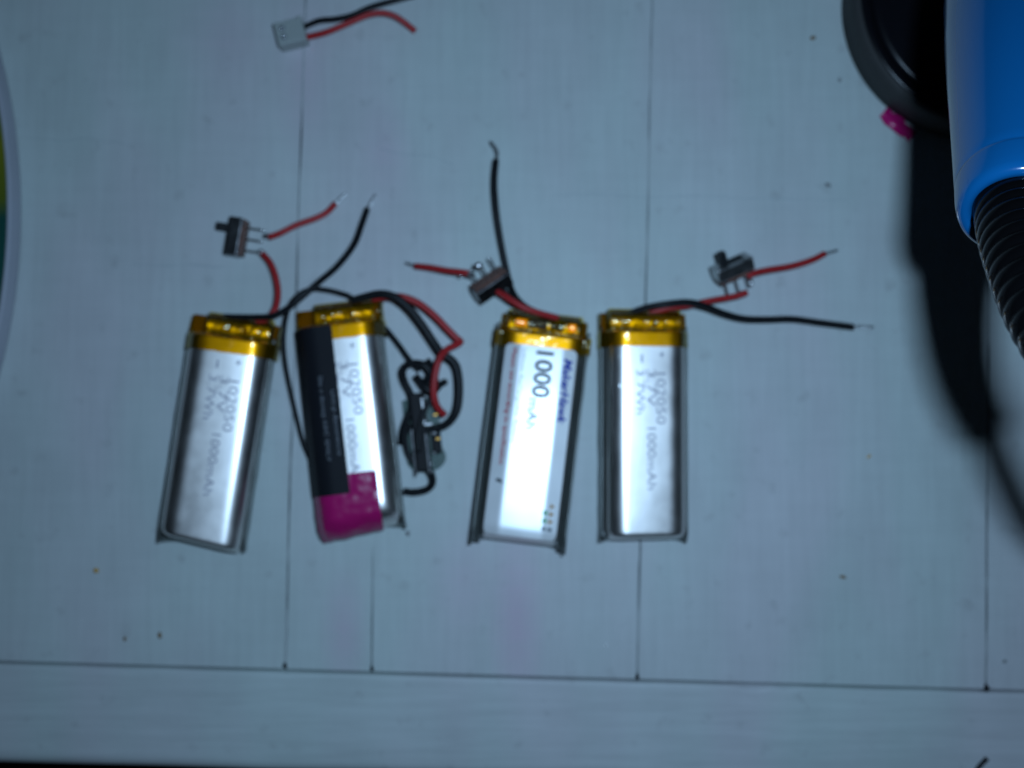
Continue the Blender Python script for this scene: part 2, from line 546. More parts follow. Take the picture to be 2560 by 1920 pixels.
# ------------------------------------------------------------------ text as flat print
def text_mesh_data(s, bold=0.0, shear=0.0, space=1.0):
    cu = bpy.data.curves.new("tmp_text", 'FONT')
    cu.body = s; cu.size = 1.0; cu.offset = bold; cu.shear = shear; cu.resolution_u = 3
    cu.space_character = space
    o = bpy.data.objects.new("tmp_text", cu)
    COL.objects.link(o)
    dg = bpy.context.evaluated_depsgraph_get()
    dg.update()
    me = bpy.data.meshes.new_from_object(o.evaluated_get(dg))
    vs = [v.co.copy() for v in me.vertices]
    fs = [tuple(p.vertices) for p in me.polygons]
    bpy.data.objects.remove(o); bpy.data.curves.remove(cu); bpy.data.meshes.remove(me)
    x0 = min(v.x for v in vs); x1 = max(v.x for v in vs); y0 = min(v.y for v in vs); y1 = max(v.y for v in vs)
    return [((v.x - x0) / (x1 - x0), (v.y - y0) / (y1 - y0)) for v in vs], fs

TXT = {}
def print_down(name, s, xc, ystart, length, height, zfun, mat, parent, **kw):
    """lettering that reads downwards (towards -y), letter tops towards +x"""
    key = (s, tuple(sorted(kw.items())))
    if key not in TXT: TXT[key] = text_mesh_data(s, **kw)
    uv, fs = TXT[key]
    verts = []
    for (u, v) in uv:
        x = xc - height / 2 + v * height
        y = ystart - u * length
        verts.append((x, y, zfun(x, y) + 0.035))
    return mesh(name, verts, fs, mat, parent, smooth=False)

# ------------------------------------------------------------------ pouch batteries
class Body:
    """rounded pouch cell: profile across x, lofted along y, with sloping ends"""
    def __init__(s, prof, y0, y1, crown=0.12, sag=0.0, seed=0, skew=0.0, endlen=2.2):
        s.endlen = endlen
        s.prof = prof; s.y0 = y0; s.y1 = y1; s.crown = crown; s.seed = seed; s.sag = sag; s.skew = skew
        s.L = [0.0]
        for a, b in zip(prof, prof[1:]):
            s.L.append(s.L[-1] + math.hypot(b[0] - a[0], b[1] - a[1]))
        s.S = s.L[-1]
    def half(s, q):
        q = min(max(q, 0), s.S)
        for i in range(len(s.L) - 1):
            if q <= s.L[i + 1] + 1e-9:
                t = (q - s.L[i]) / max(1e-9, s.L[i + 1] - s.L[i])
                a, b = s.prof[i], s.prof[i + 1]
                d = Vector((b[0] - a[0], b[1] - a[1])).normalized()
                return a[0] + (b[0] - a[0]) * t, a[1] + (b[1] - a[1]) * t, -d.y, d.x
        return (*s.prof[-1], 1, 0)
    def q_of_x(s, x):
        x = abs(x)
        for i in range(len(s.prof) - 1):
            if s.prof[i][0] <= x <= s.prof[i + 1][0]:
                t = (x - s.prof[i][0]) / max(1e-9, s.prof[i + 1][0] - s.prof[i][0])
                return s.L[i] + t * (s.L[i + 1] - s.L[i])
        return s.S
    def ends(s, y):
        c = 1.0
        d = y - s.y0
        if d < s.endlen:
            t = max(0.0, d / s.endlen); c = 0.30 + 0.70 * max(0, 1 - (1 - t) ** 1.7) ** (1 / 1.7)
        d = s.y1 - y
        if d < 0.5:
            t = max(0.0, d / 0.5); c = min(c, 0.45 + 0.55 * math.sqrt(max(0, 1 - (1 - t) ** 2)))
        return c
    def pt(s, q, y, off=0.0):
        sg = 1 if q >= 0 else -1
        x, z, nx, nz = s.half(abs(q))
        z0 = s.prof[0][1]
        k = max(0, z / z0)
        z += s.crown * max(0, 1 - (x / 7.5) ** 2) * k
        z += k * 0.05 * noise.noise(Vector((x * sg * 0.12, y * 0.08, s.seed)))
        c = s.ends(y)
        if y < s.y0 + 2.5:
            z *= c
        else:
            z *= c
        x = x + nx * off; z = z + nz * off
        yy = y - (off * (1 - c) * 1.4 if y < s.y0 + s.endlen else 0)
        dd = y - s.y0
        if dd < 3.0: x *= 1 - 0.09 * (1 - dd / 3.0) ** 2
        # slanted lower end
        if s.skew and y < s.y0 + 12:
            yy += s.skew * (x * sg) * (1 - (y - s.y0) / 12) * 0.1
        return Vector((x * sg, yy, z))
    def top(s, x, y):
        return s.pt(s.q_of_x(x) * (1 if x >= 0 else -1), y).z
    def rows(s, ya, yb):
        ys = [s.y0 + d for d in (0, .05, .15, .35, .6, .9, 1.3, 1.7, 2.2, 2.7)] + [s.y0 + 3.2 + i * 1.5 for i in range(60)]
        ys += [s.y1 - d for d in (1, .7, .45, .25, .1, .03, 0)]
        ys = sorted({round(y, 3) for y in ys if ya - 1e-6 <= y <= yb + 1e-6} | {ya, yb})
        return ys
    def shell(s, name, mat, parent, qa, qb, ya, yb, off, nq=40, wrinkle=0.0, smooth=True):
        ys = s.rows(max(ya, s.y0), min(yb, s.y1))
        for _ in range(2):
            ys = sorted(set(ys) | {(p + q) / 2 for p, q in zip(ys, ys[1:])})
        qs = [qa + (qb - qa) * i / nq for i in range(nq + 1)]
        verts = [s.pt(q, y, off + wrinkle * (0.5 + noise.noise(Vector((q * 0.35, y * 0.5, 4.2))) * 0.9 + noise.noise(Vector((q * 0.7, y * 0.8, 1.2))) * 0.35)) for y in ys for q in qs]
        faces = grid_faces(len(qs), len(ys))
        return mesh(name, verts, faces, mat, parent, smooth)
    def solid(s, name, mat, parent):
        ys = s.rows(s.y0, s.y1)
        qs = []
        for i in range(len(s.L) - 1):
            m = 6 if (s.L[i + 1] - s.L[i]) > 2.5 else 3
            qs += [s.L[i] + (s.L[i + 1] - s.L[i]) * k / m for k in range(m)]
        qs.append(s.S)
        qq = [-q for q in reversed(qs)] + qs[1:]
        qq = qq[1:] if abs(s.half(s.S)[0]) < 1e-6 else qq      # closed at the bottom centre
        verts = [s.pt(q, y) for y in ys for q in qq]
        n = len(qq); m = len(ys)
        faces = grid_faces(n, m, True)
        faces.append(tuple(range(n - 1, -1, -1)))
        faces.append(tuple(range((m - 1) * n, m * n)))
        return mesh(name, verts, faces, mat, parent, True)

SHOULDER = [(4.7 + 3.85 * math.sin(t), 6.8 + 3.2 * math.cos(t)) for t in [math.radians(d) for d in (0, 9, 17, 25, 33, 41, 49, 57, 65, 73, 81)]]
PROF_PRINT = [(0, 10)] + SHOULDER + [(8.58, 6.4), (8.6, 5.0), (8.6, 3.6), (8.6, 1.2), (8.3, 0.4), (7.6, 0.05), (0, 0.02)]
ENV = [(0, 10)] + SHOULDER[:9] + [(8.5, 7.4), (8.85, 6.8), (9.2, 6.1), (9.6, 5.4), (9.85, 4.6), (9.95, 0.6)]
PROF_LABEL = [(0, 9.55), (6.2, 9.55), (7.2, 9.3), (7.9, 8.9), (8.2, 8.3), (8.4, 7.3), (8.5, 4), (8.6, 1.2), (8.3, 0.4), (7.6, 0.05), (0, 0.02)]

def seam(side, ya, yb, mat, parent, height, base_x=8.75, out=10.2, flare=0.8, wav=0.15, seed=0):
    """folded seal along one side of the pouch: a thin upturned lip"""
    n = 70
    verts = []
    for i in range(n + 1):
        t = i / n
        y = ya + (yb - ya) * t
        w = wav * noise.noise(Vector((y * 0.18, side * 3.0, seed)))
        end = math.exp(-((y - ya) / 1.6) ** 2)
        o = out + w + flare * 0.3 * end
        h = height + 0.6 * w - end * height * 0.25
        x_in = base_x
        prof = [(x_in, 0.15), (o - 0.25, 0.1), (o, 0.5), (o + 0.05, h - 0.3), (o - 0.1, h), (o - 0.38, h + 0.02), (o - 0.5, h - 0.3), (o - 0.55, 1.0), (x_in, 0.7)]
        verts += [(side * x, y, z) for x, z in prof]
    k = len(prof)
    faces = grid_faces(k, n + 1, True)
    faces.append(tuple(range(k))); faces.append(tuple(range(n * k, (n + 1) * k))[::-1])
    o = mesh("side_seam", verts, faces, mat, parent, True)
    return o

def corner_web(side, y0, parent, mat):
    """little gusset of foil where the seam meets the lower end"""
    verts = [(side * 5.6, y0 - 0.05, 0.2), (side * 8.2, y0 - 0.3, 0.2), (side * 9.2, y0 - 0.65, 0.2), (side * 9.2, y0 + 0.8, 0.3), (side * 8.2, y0 + 0.4, 0.3),
             (side * 5.6, y0 - 0.05, 1.2), (side * 8.2, y0 - 0.35, 2.2), (side * 9.05, y0 - 0.5, 3.2), (side * 9.1, y0 + 0.8, 4.2), (side * 8.0, y0 + 0.5, 4.4)]
    faces = [(5, 6, 9), (6, 7, 8, 9), (0, 1, 6, 5), (1, 2, 7, 6), (2, 3, 8, 7), (0, 4, 3, 2, 1), (3, 4, 9, 8), (4, 0, 5, 9)]
    return mesh("seam_corner", verts, faces, mat, parent, False)

def amber_end(body, parent, seed, flip=False, block=(-8.3, 8.3), rise=7.4, ylen=5.2, wing=4.2):
    """amber film: a band over the cell's end and a loose cover over the circuit board"""
    y1 = body.y1
    # band over the cell
    band = [(x + (0.07 if x > 5 else 0), z + 0.09) for x, z in ENV]
    if flip:
        band = [(0, 9.75), (6.2, 9.75), (7.3, 9.5), (8.0, 9.1), (8.6, 8.7), (9.3, 8.7), (10.3, 8.9), (10.75, 8.3), (10.8, 0.4)]
    verts = []
    ys = [y1 - 3.7 + 3.7 * i / 14 for i in range(15)]
    pts = []
    for a, b in zip(band, band[1:]):
        m = max(1, int(math.hypot(b[0] - a[0], b[1] - a[1]) / 0.5))
        pts += [(a[0] + (b[0] - a[0]) * k / m, a[1] + (b[1] - a[1]) * k / m) for k in range(m)]
    pts.append(band[-1])
    full = [(-x, z) for x, z in reversed(pts)] + pts[1:]
    for j, y in enumerate(ys):
        for (x, z) in full:
            zz = z
            if z > 9: zz = max(z, body.top(x, min(y, y1 - 0.5)) + 0.07) if abs(x) < 5.9 else z
            d = y1 - y
            if d < 0.35: zz -= (0.35 - d) * 2.6 * (1 if abs(x) < 8.5 else 0.3)
            yy = y + (0.12 * noise.noise(Vector((x * 0.5, seed, 3))) if j == 0 else 0)
            verts.append((x, yy, zz))
    mesh("amber_tape", verts, grid_faces(len(full), len(ys)), MATS["amber_film"], parent)
    # cover
    nx, ny = 84, 26
    verts = []
    for j in range(ny + 1):
        v = j / ny
        for i in range(nx + 1):
            u = i / nx
            x = -9.95 + 19.9 * u
            inb = block[0] < x < block[1]
            d = min(x - block[0], block[1] - x)
            k = max(0.0, min(1.0, (d + 0.3) / 0.7))
            k = k * k * (3 - 2 * k)
            yl = wing + (ylen - wing) * k
            y = y1 - 0.5 + v * (yl + 0.5)
            # profile along y: dips at the step, a ridge facing up, then falls away
            if v < 0.16: zb = rise + 1.5 - (v / 0.16) * 2.3
            elif v < 0.62: zb = rise - 0.8 + 0.8 * math.sin((v - 0.16) / 0.46 * math.pi * 0.75)
            else:
                t = (v - 0.62) / 0.38
                zb = rise - 0.22 - 2.6 * t ** 1.5
            zw = 5.4 - 1.6 * v
            z = zw + (zb - zw) * k
            amp = 0.20 * min(1, v * 5)
            z += amp * noise.noise(Vector((x * 0.55, y * 0.7, seed * 3.1))) + amp * 0.5 * noise.noise(Vector((x * 1.5, y * 1.6, seed)))
            e = min(u, 1 - u)
            if e < 0.02: z = z - (0.02 - e) / 0.02 * 3.2
            verts.append((x, y, max(0.4, z)))
    mesh("amber_cover", verts, grid_faces(nx + 1, ny + 1), MATS["amber_film"], parent)
    # what shows through it: the lip of the pouch, the small board, tabs and chips
    box("terrace", (0, y1 + 2.2, 1.4), (19.4, 4.6, 0.5), MATS["phenolic_and_shade_brown"], parent, 0.1)  # foil lip coloured brown to stand for the shadow at the film's step
    xa, xb = max(-7.8, block[0] + 0.5), min(7.8, block[1] - 0.5)
    nb = 30
    verts = []
    for j in range(7):
        for i in range(nb + 1):
            x = xa + (xb - xa) * i / nb; y = y1 + 0.75 + 2.5 * j / 6
            z = 5.75 + 0.45 * math.sin(j / 6 * math.pi) + 0.42 * noise.noise(Vector((x * 0.6, y * 0.55, seed * 2.7))) + 0.2 * noise.noise(Vector((x * 2.1, y * 1.7, seed)))
            verts.append((x, y, z))
    mesh("folded_tab", verts, grid_faces(nb + 1, 7), MATS["tab_foil"], parent)
    box("protection_board", ((xa + xb) / 2, y1 + 2.4, 3.9), (xb - xa, 3.9, 1.2), MATS["circuit_green"], parent, 0.1)
    box("lead_shade_strip", ((xa + xb) / 2, y1 + 4.4, 4.0), (xb - xa, 1.1, 2.6), MATS["phenolic_and_shade_brown"], parent, 0.3)  # leads as one brown block, added to darken the cover's falling slope
    if flip:
        for (x, w, m, hh) in ((-5.2, 2.6, "copper_tab", 0.4), (6.2, 1.8, "copper_tab", 0.4), (-1.4, 4.2, "chip_black", 0.9), (2.9, 3.0, "chip_black", 0.7)):
            box({"copper_tab": "metal_tab", "chip_black": "chip"}[m], (x, y1 + 2.1, 6.25 + hh / 2), (w, 1.9, hh), MATS[m], parent, 0.12)
    else:
        box("chip", (xa + (xb - xa) * 0.62, y1 + 1.9, 6.2), (0.7, 1.6, 1.0), MATS["phenolic_and_shade_brown"], parent, 0.12)

def wire(name, pts, parent, mat, r=0.72, tip=None, n=12):
    q = [P(*p) for p in pts]
    w = tube(name, q, r, MATS[mat], None, n)
    if parent is not None:
        w.parent = parent
        w.matrix_parent_inverse = parent.matrix_world.inverted()
    if tip:
        d0 = P(*pts[-1])
        end = [P(*t) for t in tip]
        verts, faces = [], []
        for k in range(3):
            a = 2.1 * k
            path = spline([d0 + (d0 - P(*pts[-2])).normalized() * -0.8] + [d0] + end, 0.3)
            m = len(path)
            pp = []
            for i, c in enumerate(path):
                ph = a + i * 0.55
                rr = r * (0.32 if i < m * .75 else 0.32 - 0.15 * (i / m - .75) * 4)
                pp.append(c + Vector((math.cos(ph) * rr, math.sin(ph) * rr * 0.8, math.sin(ph + 1) * rr)))
            v, f = tube_data(pp, r * 0.27, 7)
            o = len(verts)
            verts += v; faces += [tuple(i + o for i in ff) for ff in f]
        t = mesh("bare_strands", verts, faces, MATS["solder"], None)
        t.parent = w
    return w

def slide_switch(parent, px, py, z, rotz, roty=0.0, rotx=0.0, lever_y=1.6, shell="switch_shell", size=1.0):
    """small three-pin slide switch: x = towards the pins, y = long axis"""
    M = Matrix.Translation(P(px, py, z)) @ Matrix.Rotation(rotz, 4, 'Z') @ Matrix.Rotation(rotx, 4, 'X') @ Matrix.Rotation(roty, 4, 'Y') @ Matrix.Scale(size, 4)
    bm = bmesh.new()
    add_box(bm, (-0.35, 0, 0), (3.1, 8.8, 4.2), 0.3)
    # folded side ears of the shell
    add_box(bm, (1.35, 3.2, 2.0), (0.5, 1.2, 0.22), 0.05)
    add_box(bm, (1.35, -3.2, 2.0), (0.5, 1.2, 0.22), 0.05)
    add_box(bm, (1.35, 3.2, -2.0), (0.5, 1.2, 0.22), 0.05)
    add_box(bm, (1.35, -3.2, -2.0), (0.5, 1.2, 0.22), 0.05)
    s = bm_obj("slide_switch", bm, MATS[shell], None, False, M)
    def sub(o):
        o.parent = s
        return o
    sub(box("switch_base", (1.6, 0, 0), (0.8, 8.2, 3.7), MATS["phenolic_and_shade_brown"], None, 0.1, M=M))
    sub(box("slot_plate", (-1.93, 0.2, 0), (0.12, 5.2, 2.2), MATS["chip_black"], None, 0, M=M))
    sub(box("lever", (-3.4, lever_y, 0), (3.2, 1.8, 1.8), MATS["lever_black"], None, 0.25, M=M))
    for k in (-2.6, 0, 2.6):
        pts = [Vector((1.9, k, 0)), Vector((3.5, k, 0.0)), Vector((5.9, k, 0.1))]
        v, f = tube_data(spline(pts, 0.5), 0.26, 8)
        sub(mesh("pin", v, f, MATS["solder"], None, True, M))
    if parent is not None:
        s.parent = parent
        s.matrix_parent_inverse = parent.matrix_world.inverted()
    return s, M

def solder_blob(parent, p, r=0.75, stretch=(1, 1, 1)):
    bm = bmesh.new()
    bmesh.ops.create_icosphere(bm, subdivisions=2, radius=r)
    for v in bm.verts:
        v.co = Vector((v.co.x * stretch[0], v.co.y * stretch[1], v.co.z * stretch[2])) * (1 + 0.15 * noise.noise(v.co * 2 + Vector(p)))
        v.co += Vector(p)
    o = bm_obj("solder_joint", bm, MATS["solder"], None, True)
    if parent is not None:
        o.parent = parent
        o.matrix_parent_inverse = parent.matrix_world.inverted()
    return o

Y0, Y1 = -25.4, 20.8
def printed_battery(px, py, rot, seed, tilt=(0, 0), skew=0.0, lines=True, block=(-8.3, 8.3), crown=0.12, endlen=1.5, right_out=9.25):
    c = P(px, py, 3)
    root = empty("pouch_battery", (c.x, c.y, 0.15 + 9.5 * math.sin(math.radians(abs(tilt[1]))) + 20 * math.sin(math.radians(abs(tilt[0])))), (math.radians(tilt[0]), math.radians(tilt[1]), math.radians(rot)))
    bpy.context.view_layer.update()
    B = Body(PROF_PRINT, Y0, Y1, crown=crown, seed=seed * 5.3, skew=skew, endlen=endlen)
    B.solid("cell", MATS["pouch_foil"], root)
    for s in (-1, 1):
        seam(s, Y0 - 0.7, Y1 + 1.0, MATS["pouch_seam"], root, 4.4 if s < 0 else 5.6, out=9.75 if s < 0 else right_out, flare=0.4, seed=seed)
        corner_web(s, Y0, root, MATS["pouch_seam"])
    amber_end(B, root, seed, block=block)
    z = B.top
    ink = MATS["print_ink"]
    print_down("printed_number", "102050", 2.6, 11.3, 11.2, 2.1, z, ink, root)
    print_down("printed_voltage", "3.7V", 0.45, 12.0, 8.0, 2.0, z, ink, root)
    print_down("printed_capacity", "1000mAh", 0.5, -0.7, 13.4, 2.0, z, ink, root)
    print_down("printed_energy", "3.7Wh", -2.0, 12.0, 9.8, 2.0, z, ink, root)
    print_down("printed_minus", "-", -1.6, 15.3, 1.8, 0.4, z, ink, root)
    print_down("printed_plus", "+", 2.8, 15.9, 1.2, 1.2, z, ink, root, bold=0.02)
    return root, B

# ---- battery furthest left
b1, B1 = printed_battery(552, 1077, -7.8, 1, tilt=(-1.2, 6.2), skew=-1.3, block=(-6.2, 8.6), crown=0.16)
prop(b1, "leftmost silver pouch battery, amber taped top, black lead crossing over a thin wire loop", "battery", "pouch batteries on the table")
s1, MS1 = slide_switch(b1, 592, 594, 2.4, math.radians(-9), 0.0, lever_y=1.9, shell="switch_shell_shaded")
wire("black_lead", [(560, 792, 6.3), (600, 793, 7), (640, 793, 7.8), (680, 790, 8.8), (720, 770, 9.6), (760, 738, 9.6), (800, 703, 8.6), (845, 664, 6.6), (885, 612, 4.6), (905, 560, 3.2), (918, 522, 2)], b1, "black_wire", tip=[(928, 505, 1.6), (938, 488, 1.4)])
wire("red_lead", [(640, 806, 5.8), (668, 795, 6.4), (688, 772, 6), (695, 735, 5.2), (690, 695, 4.6), (676, 658, 4), (656, 634, 3)], b1, "red_wire")
wire("red_lead", [(672, 593, 3), (700, 583, 3.2), (740, 563, 3), (790, 545, 2.6), (818, 530, 2.2), (838, 509, 1.7)], b1, "red_wire", tip=[(848, 498, 1.5), (864, 484, 1.2)])
solder_blob(b1, P(668, 590, 2.6), 0.7, (1.5, 1, .8)); solder_blob(b1, P(652, 630, 2.6), 0.65, (1.2, 1.1, .9))

# ---- battery with black and pink tape
b2, B2 = printed_battery(879, 1044, 6.9, 2, tilt=(-1.0, 1.5), skew=0.4, block=(-5.6, 10.2), endlen=4.4)
prop(b2, "silver pouch battery with black tape, magenta tape and a tangled circuit module beside it", "battery", "pouch batteries on the table")
E2 = Body(ENV, Y0, Y1, crown=0.12, seed=2 * 5.3, skew=0.4, endlen=4.4)
EP = Body(ENV, Y0 - 0.8, Y1, crown=0.12, seed=2 * 5.3, skew=1.0, endlen=5.2)
EP.shell("pink_tape", MATS["pink_tape"], b2, -EP.S, EP.q_of_x(4.9), Y0 - 0.8, -12.4, 0.06, nq=80, wrinkle=0.2)
E2.shell("black_tape", MATS["black_tape"], b2, -E2.S + 1.0, -E2.q_of_x(1.2), -16.6, Y1 - 0.4, 0.34, nq=60)
print_down("tape_print", "Do a damag ARC ONLY", -5.0, 9.3, 18.6, 1.1, lambda x, y: B2.top(x, y) + 0.34, MATS["black_tape_print"], b2, space=1.1)
print_down("tape_print", "Unit.p damentions", -2.6, 6.0, 14.2, 1.1, lambda x, y: B2.top(x, y) + 0.34, MATS["black_tape_print"], b2, space=1.05)
# leads and the module
wire("black_lead", [(880, 752, 6.2), (915, 742, 7.2), (950, 735, 7.8), (985, 742, 8), (1020, 768, 7.6), (1052, 808, 7), (1080, 850, 6.4), (1104, 884, 6.4), (1125, 897, 6.2), (1140, 915, 6), (1147, 950, 5.8), (1147, 995, 5.6), (1140, 1030, 5.4), (1122, 1056, 5), (1095, 1070, 4.6), (1075, 1073, 4.4)], b2, "black_wire", r=0.95)
wire("red_lead", [(930, 748, 6), (970, 742, 6.6), (1005, 742, 6.8), (1045, 757, 6.6), (1085, 788, 6.4), (1118, 822, 6.2), (1142, 846, 6), (1152, 855, 6), (1138, 863, 6.6), (1112, 878, 7.6), (1096, 905, 8.4), (1087, 945, 8.4), (1085, 985, 8), (1094, 1018, 7.2), (1112, 1038, 6.2)], b2, "red_wire", r=0.78)
wire("thin_black_wire", [(905, 775, 2), (880, 744, 4.6), (850, 732, 4.8), (815, 724, 5.2), (780, 722, 5.6), (748, 735, 6), (726, 762, 6), (714, 800, 5.2), (709, 850, 4.6), (713, 905, 4), (725, 970, 3.2), (742, 1045, 2.4), (757, 1105, 1.6), (775, 1150, 0.9)], b2, "black_wire", r=0.52)
wire("thin_black_wire", [(945, 806, 2.4), (968, 826, 3), (1000, 866, 3.6), (1026, 902, 4.4), (1050, 925, 5)], b2, "black_wire", r=0.6)
wire("module_wire", [(1060, 960, 5), (1075, 935, 6.2), (1062, 914, 6.6), (1040, 908, 6.4), (1018, 912, 6), (1006, 930, 5.4), (1012, 956, 4.6), (1026, 985, 4), (1028, 1020, 3.6), (1016, 1050, 3.2), (1006, 1080, 2.4), (1004, 1110, 1.6)], b2, "black_wire", r=0.85)
wire("module_wire", [(1040, 940, 5.6), (1062, 968, 6.6), (1082, 980, 6.2), (1100, 962, 5), (1112, 955, 3)], b2, "black_wire", r=0.8)
wire("module_wire", [(1068, 1170, 4.2), (1079, 1188, 3.6), (1081, 1208, 3), (1070, 1222, 2.4), (1050, 1229, 2), (1028, 1231, 1.6), (1010, 1228, 1.4)], b2, "black_wire", r=0.85)
wire("module_wire", [(1026, 1060, 3.4), (1012, 1090, 3), (1018, 1130, 2.6), (1034, 1160, 2.6)], b2, "black_wire", r=0.7)
wire("module_wire", [(1070, 900, 4), (1085, 925, 5.6), (1090, 960, 6.4), (1076, 1000, 7), (1060, 1030, 7.2), (1048, 1080, 7.1), (1046, 1130, 7)], b2, "black_wire", r=0.6)
def module():
    ang = math.radians(6)
    Mo = Matrix.Translation(P(1064, 1090, 0)) @ Matrix.Rotation(ang, 4, 'Z')
    # green board with one rounded end
    out = [(-4.2, 8.5), (3.6, 8.5), (3.6, -3.0)]
    for k in range(0, 13):
        a = math.radians(20 - k * 220 / 12)
        out.append((-0.1 + 4.4 * math.cos(a), -5.0 + 3.2 * math.sin(a)))
    out.append((-4.2, -3.0))
    n = len(out)
    verts = [(x, y, 1.2) for x, y in out] + [(x, y, 2.4) for x, y in out]
    faces = [tuple(range(n))[::-1], tuple(range(n, 2 * n))] + [(i, (i + 1) % n, n + (i + 1) % n, n + i) for i in range(n)]
    o = mesh("circuit_module", verts, faces, MATS["circuit_green"], None, False, Mo)
    def sub(x): x.parent = o; return x
    sub(box("module_switch", (-0.6, 1.0, 4.4), (3.2, 17.5, 3.8), MATS["chip_black"], None, 0.3, M=Mo))
    sub(box("switch_rail", (0.55, 5.6, 6.3), (0.5, 5.8, 0.9), MATS["switch_shell"], None, 0.12, M=Mo))
    sub(box("switch_rail", (1.4, 2.5, 6.2), (1.8, 0.45, 0.9), MATS["switch_shell"], None, 0.1, M=Mo))
    sub(box("switch_rail", (0.6, -3.6, 6.2), (0.35, 8.4, 0.8), MATS["switch_shell_shaded"], None, 0.1, M=Mo))
    sub(box("switch_rail", (-2.5, -3.4, 5.4), (0.35, 10.5, 1.8), MATS["switch_shell_shaded"], None, 0.1, M=Mo))
    sub(box("coil", (2.6, -1.5, 3.6), (2.0, 5.4, 2.4), MATS["chip_black"], None, 0.3, M=Mo))
    for y in (4.5, 1.8, -0.9):
        sub(box("gold_pad", (3.1, y, 4.9), (1.0, 0.42, 0.3), MATS["gold_pad"], None, 0.1, M=Mo, R=Matrix.Rotation(0.1, 3, 'Y')))
    for (x, y, z) in ((1.8, 0.4, 5.0), (2.5, 0.4, 5.0), (1.9, -4.0, 4.6), (1.0, -6.3, 5.2), (0.6, -8.0, 5.2)):
        s = solder_blob(None, Mo @ Vector((x, y, z)), 0.38)
        s.parent = o
    o.parent = b2; o.matrix_parent_inverse = b2.matrix_world.inverted()
module()

# ---- battery with the printed label
c = P(1330, 1072, 3)
b3 = empty("pouch_battery", (c.x, c.y, 1.3), (math.radians(-2.8), math.radians(-0.8), math.radians(-6.9)))
bpy.context.view_layer.update()
prop(b3, "pouch battery with glossy white 1000mAh label between raised silver side seams", "battery", "pouch batteries on the table")
B3 = Body(PROF_LABEL, Y0, Y1, crown=0.0, seed=17.0)
B3.solid("cell", MATS["pouch_foil"], b3)
for s in (-1, 1):
    seam(s, Y0 - 1.4, Y1 + 1.2, MATS["pouch_seam"], b3, 8.8, base_x=8.7, out=10.3, flare=0.6, wav=0.1, seed=3)
    corner_web(s, Y0, b3, MATS["pouch_seam"])
amber_end(B3, b3, 3, flip=True, block=(-8.6, 8.6), rise=7.2)
def label():
    w, ya, yb = 7.9, Y0 + 1.4, Y1 - 3.2
    nx, ny = 40, 60
    verts = []
    for j in range(ny + 1):
        for i in range(nx + 1):
            x = -w + 2 * w * i / nx; y = ya + (yb - ya) * j / ny
            r = 1.2
            dx = max(0, abs(x) - (w - r)); dy = max(0, max(ya + r - y, y - (yb - r)))
            d = math.hypot(dx, dy)
            if d > r:
                k = r / d
                x = math.copysign(w - r + dx * k, x) if dx > 0 else x
                if dy > 0: y = (ya + r - dy * k) if y < ya + r else (yb - r + dy * k)
            e = max(0, abs(x) - 4.3)
            verts.append((x, y, lab_z(x, y)))
    return mesh("label", verts, grid_faces(nx + 1, ny + 1), MATS["label_film"], b3)
def lab_z(x, y):
    e = max(0.0, abs(x) - 4.2)
    yy = min(max(y, Y0 + 2.3), Y1 - 1)
    return 10.2 - 0.10 * min(e, 1.2) ** 2 / 1.2 - 0.16 * max(0, e - 1.2) + 0.02 * noise.noise(Vector((x * .2, y * .15, 6))) - 0.10 * max(0, (Y0 + 3.0) - y) 
lab = label()
lz = lambda x, y: lab_z(x, y)
for (nm, s, x, y, L_, h, m, kw) in (
        ("label_name", "MakerHawk", 6.1, 15.6, 14.4, 2.0, "label_blue", dict(bold=0.03, shear=0.25)),
        ("label_capacity", "1000", 0.9, 16.6, 10.2, 4.0, "label_black", dict(bold=0.02)),
        ("label_unit", "mAh", -0.3, 6.1, 6.8, 2.3, "label_black", dict(bold=0.012)),
        ("label_kind", "Lithium Rechargeable Battery", -3.8, 16.6, 20.6, 1.15, "label_grey", dict()),
        ("label_warning", "Please use according to specification", -5.9, 16.6, 25.6, 1.2, "label_red", dict(bold=0.025))):
    o = print_down(nm, s, x, y, L_, h, lz, MATS[m], None, **kw)
    o.parent = lab
def flat(name, pts, mat):
    verts = [(x, y, lab_z(x, y) + 0.035) for x, y in pts]
    o = mesh(name, verts, [tuple(range(len(pts)))], MATS[mat], None, False); o.parent = lab
for y in (-16.7, -18.4, -20.0):
    flat("warning_triangle", [(6.9, y), (5.9, y + 0.6), (5.9, y - 0.6)], "label_orange")
for y in (-18.2, -19.9):
    flat("green_disc", [(5.0 + 0.55 * math.cos(a * .5236), y + 0.65 * math.sin(a * .5236)) for a in range(12)], "label_green")
for (x, y, w, h) in ((6.3, -21.7, 1.0, 0.9), (5.0, -21.6, .8, .9)):
    flat("disposal_mark", [(x - w / 2, y - h / 2), (x + w / 2, y - h / 2), (x + w / 2, y + h / 2), (x - w / 2, y + h / 2)], "label_grey")
flat("label_icon", [(-6.6, -12.2), (-6.1, -12.9), (-5.6, -12.6), (-5.1, -13.3), (-5.0, -12.5), (-5.5, -12.1), (-6.0, -12.0)], "label_black")  # small dark printed squiggle, one of the label's icons

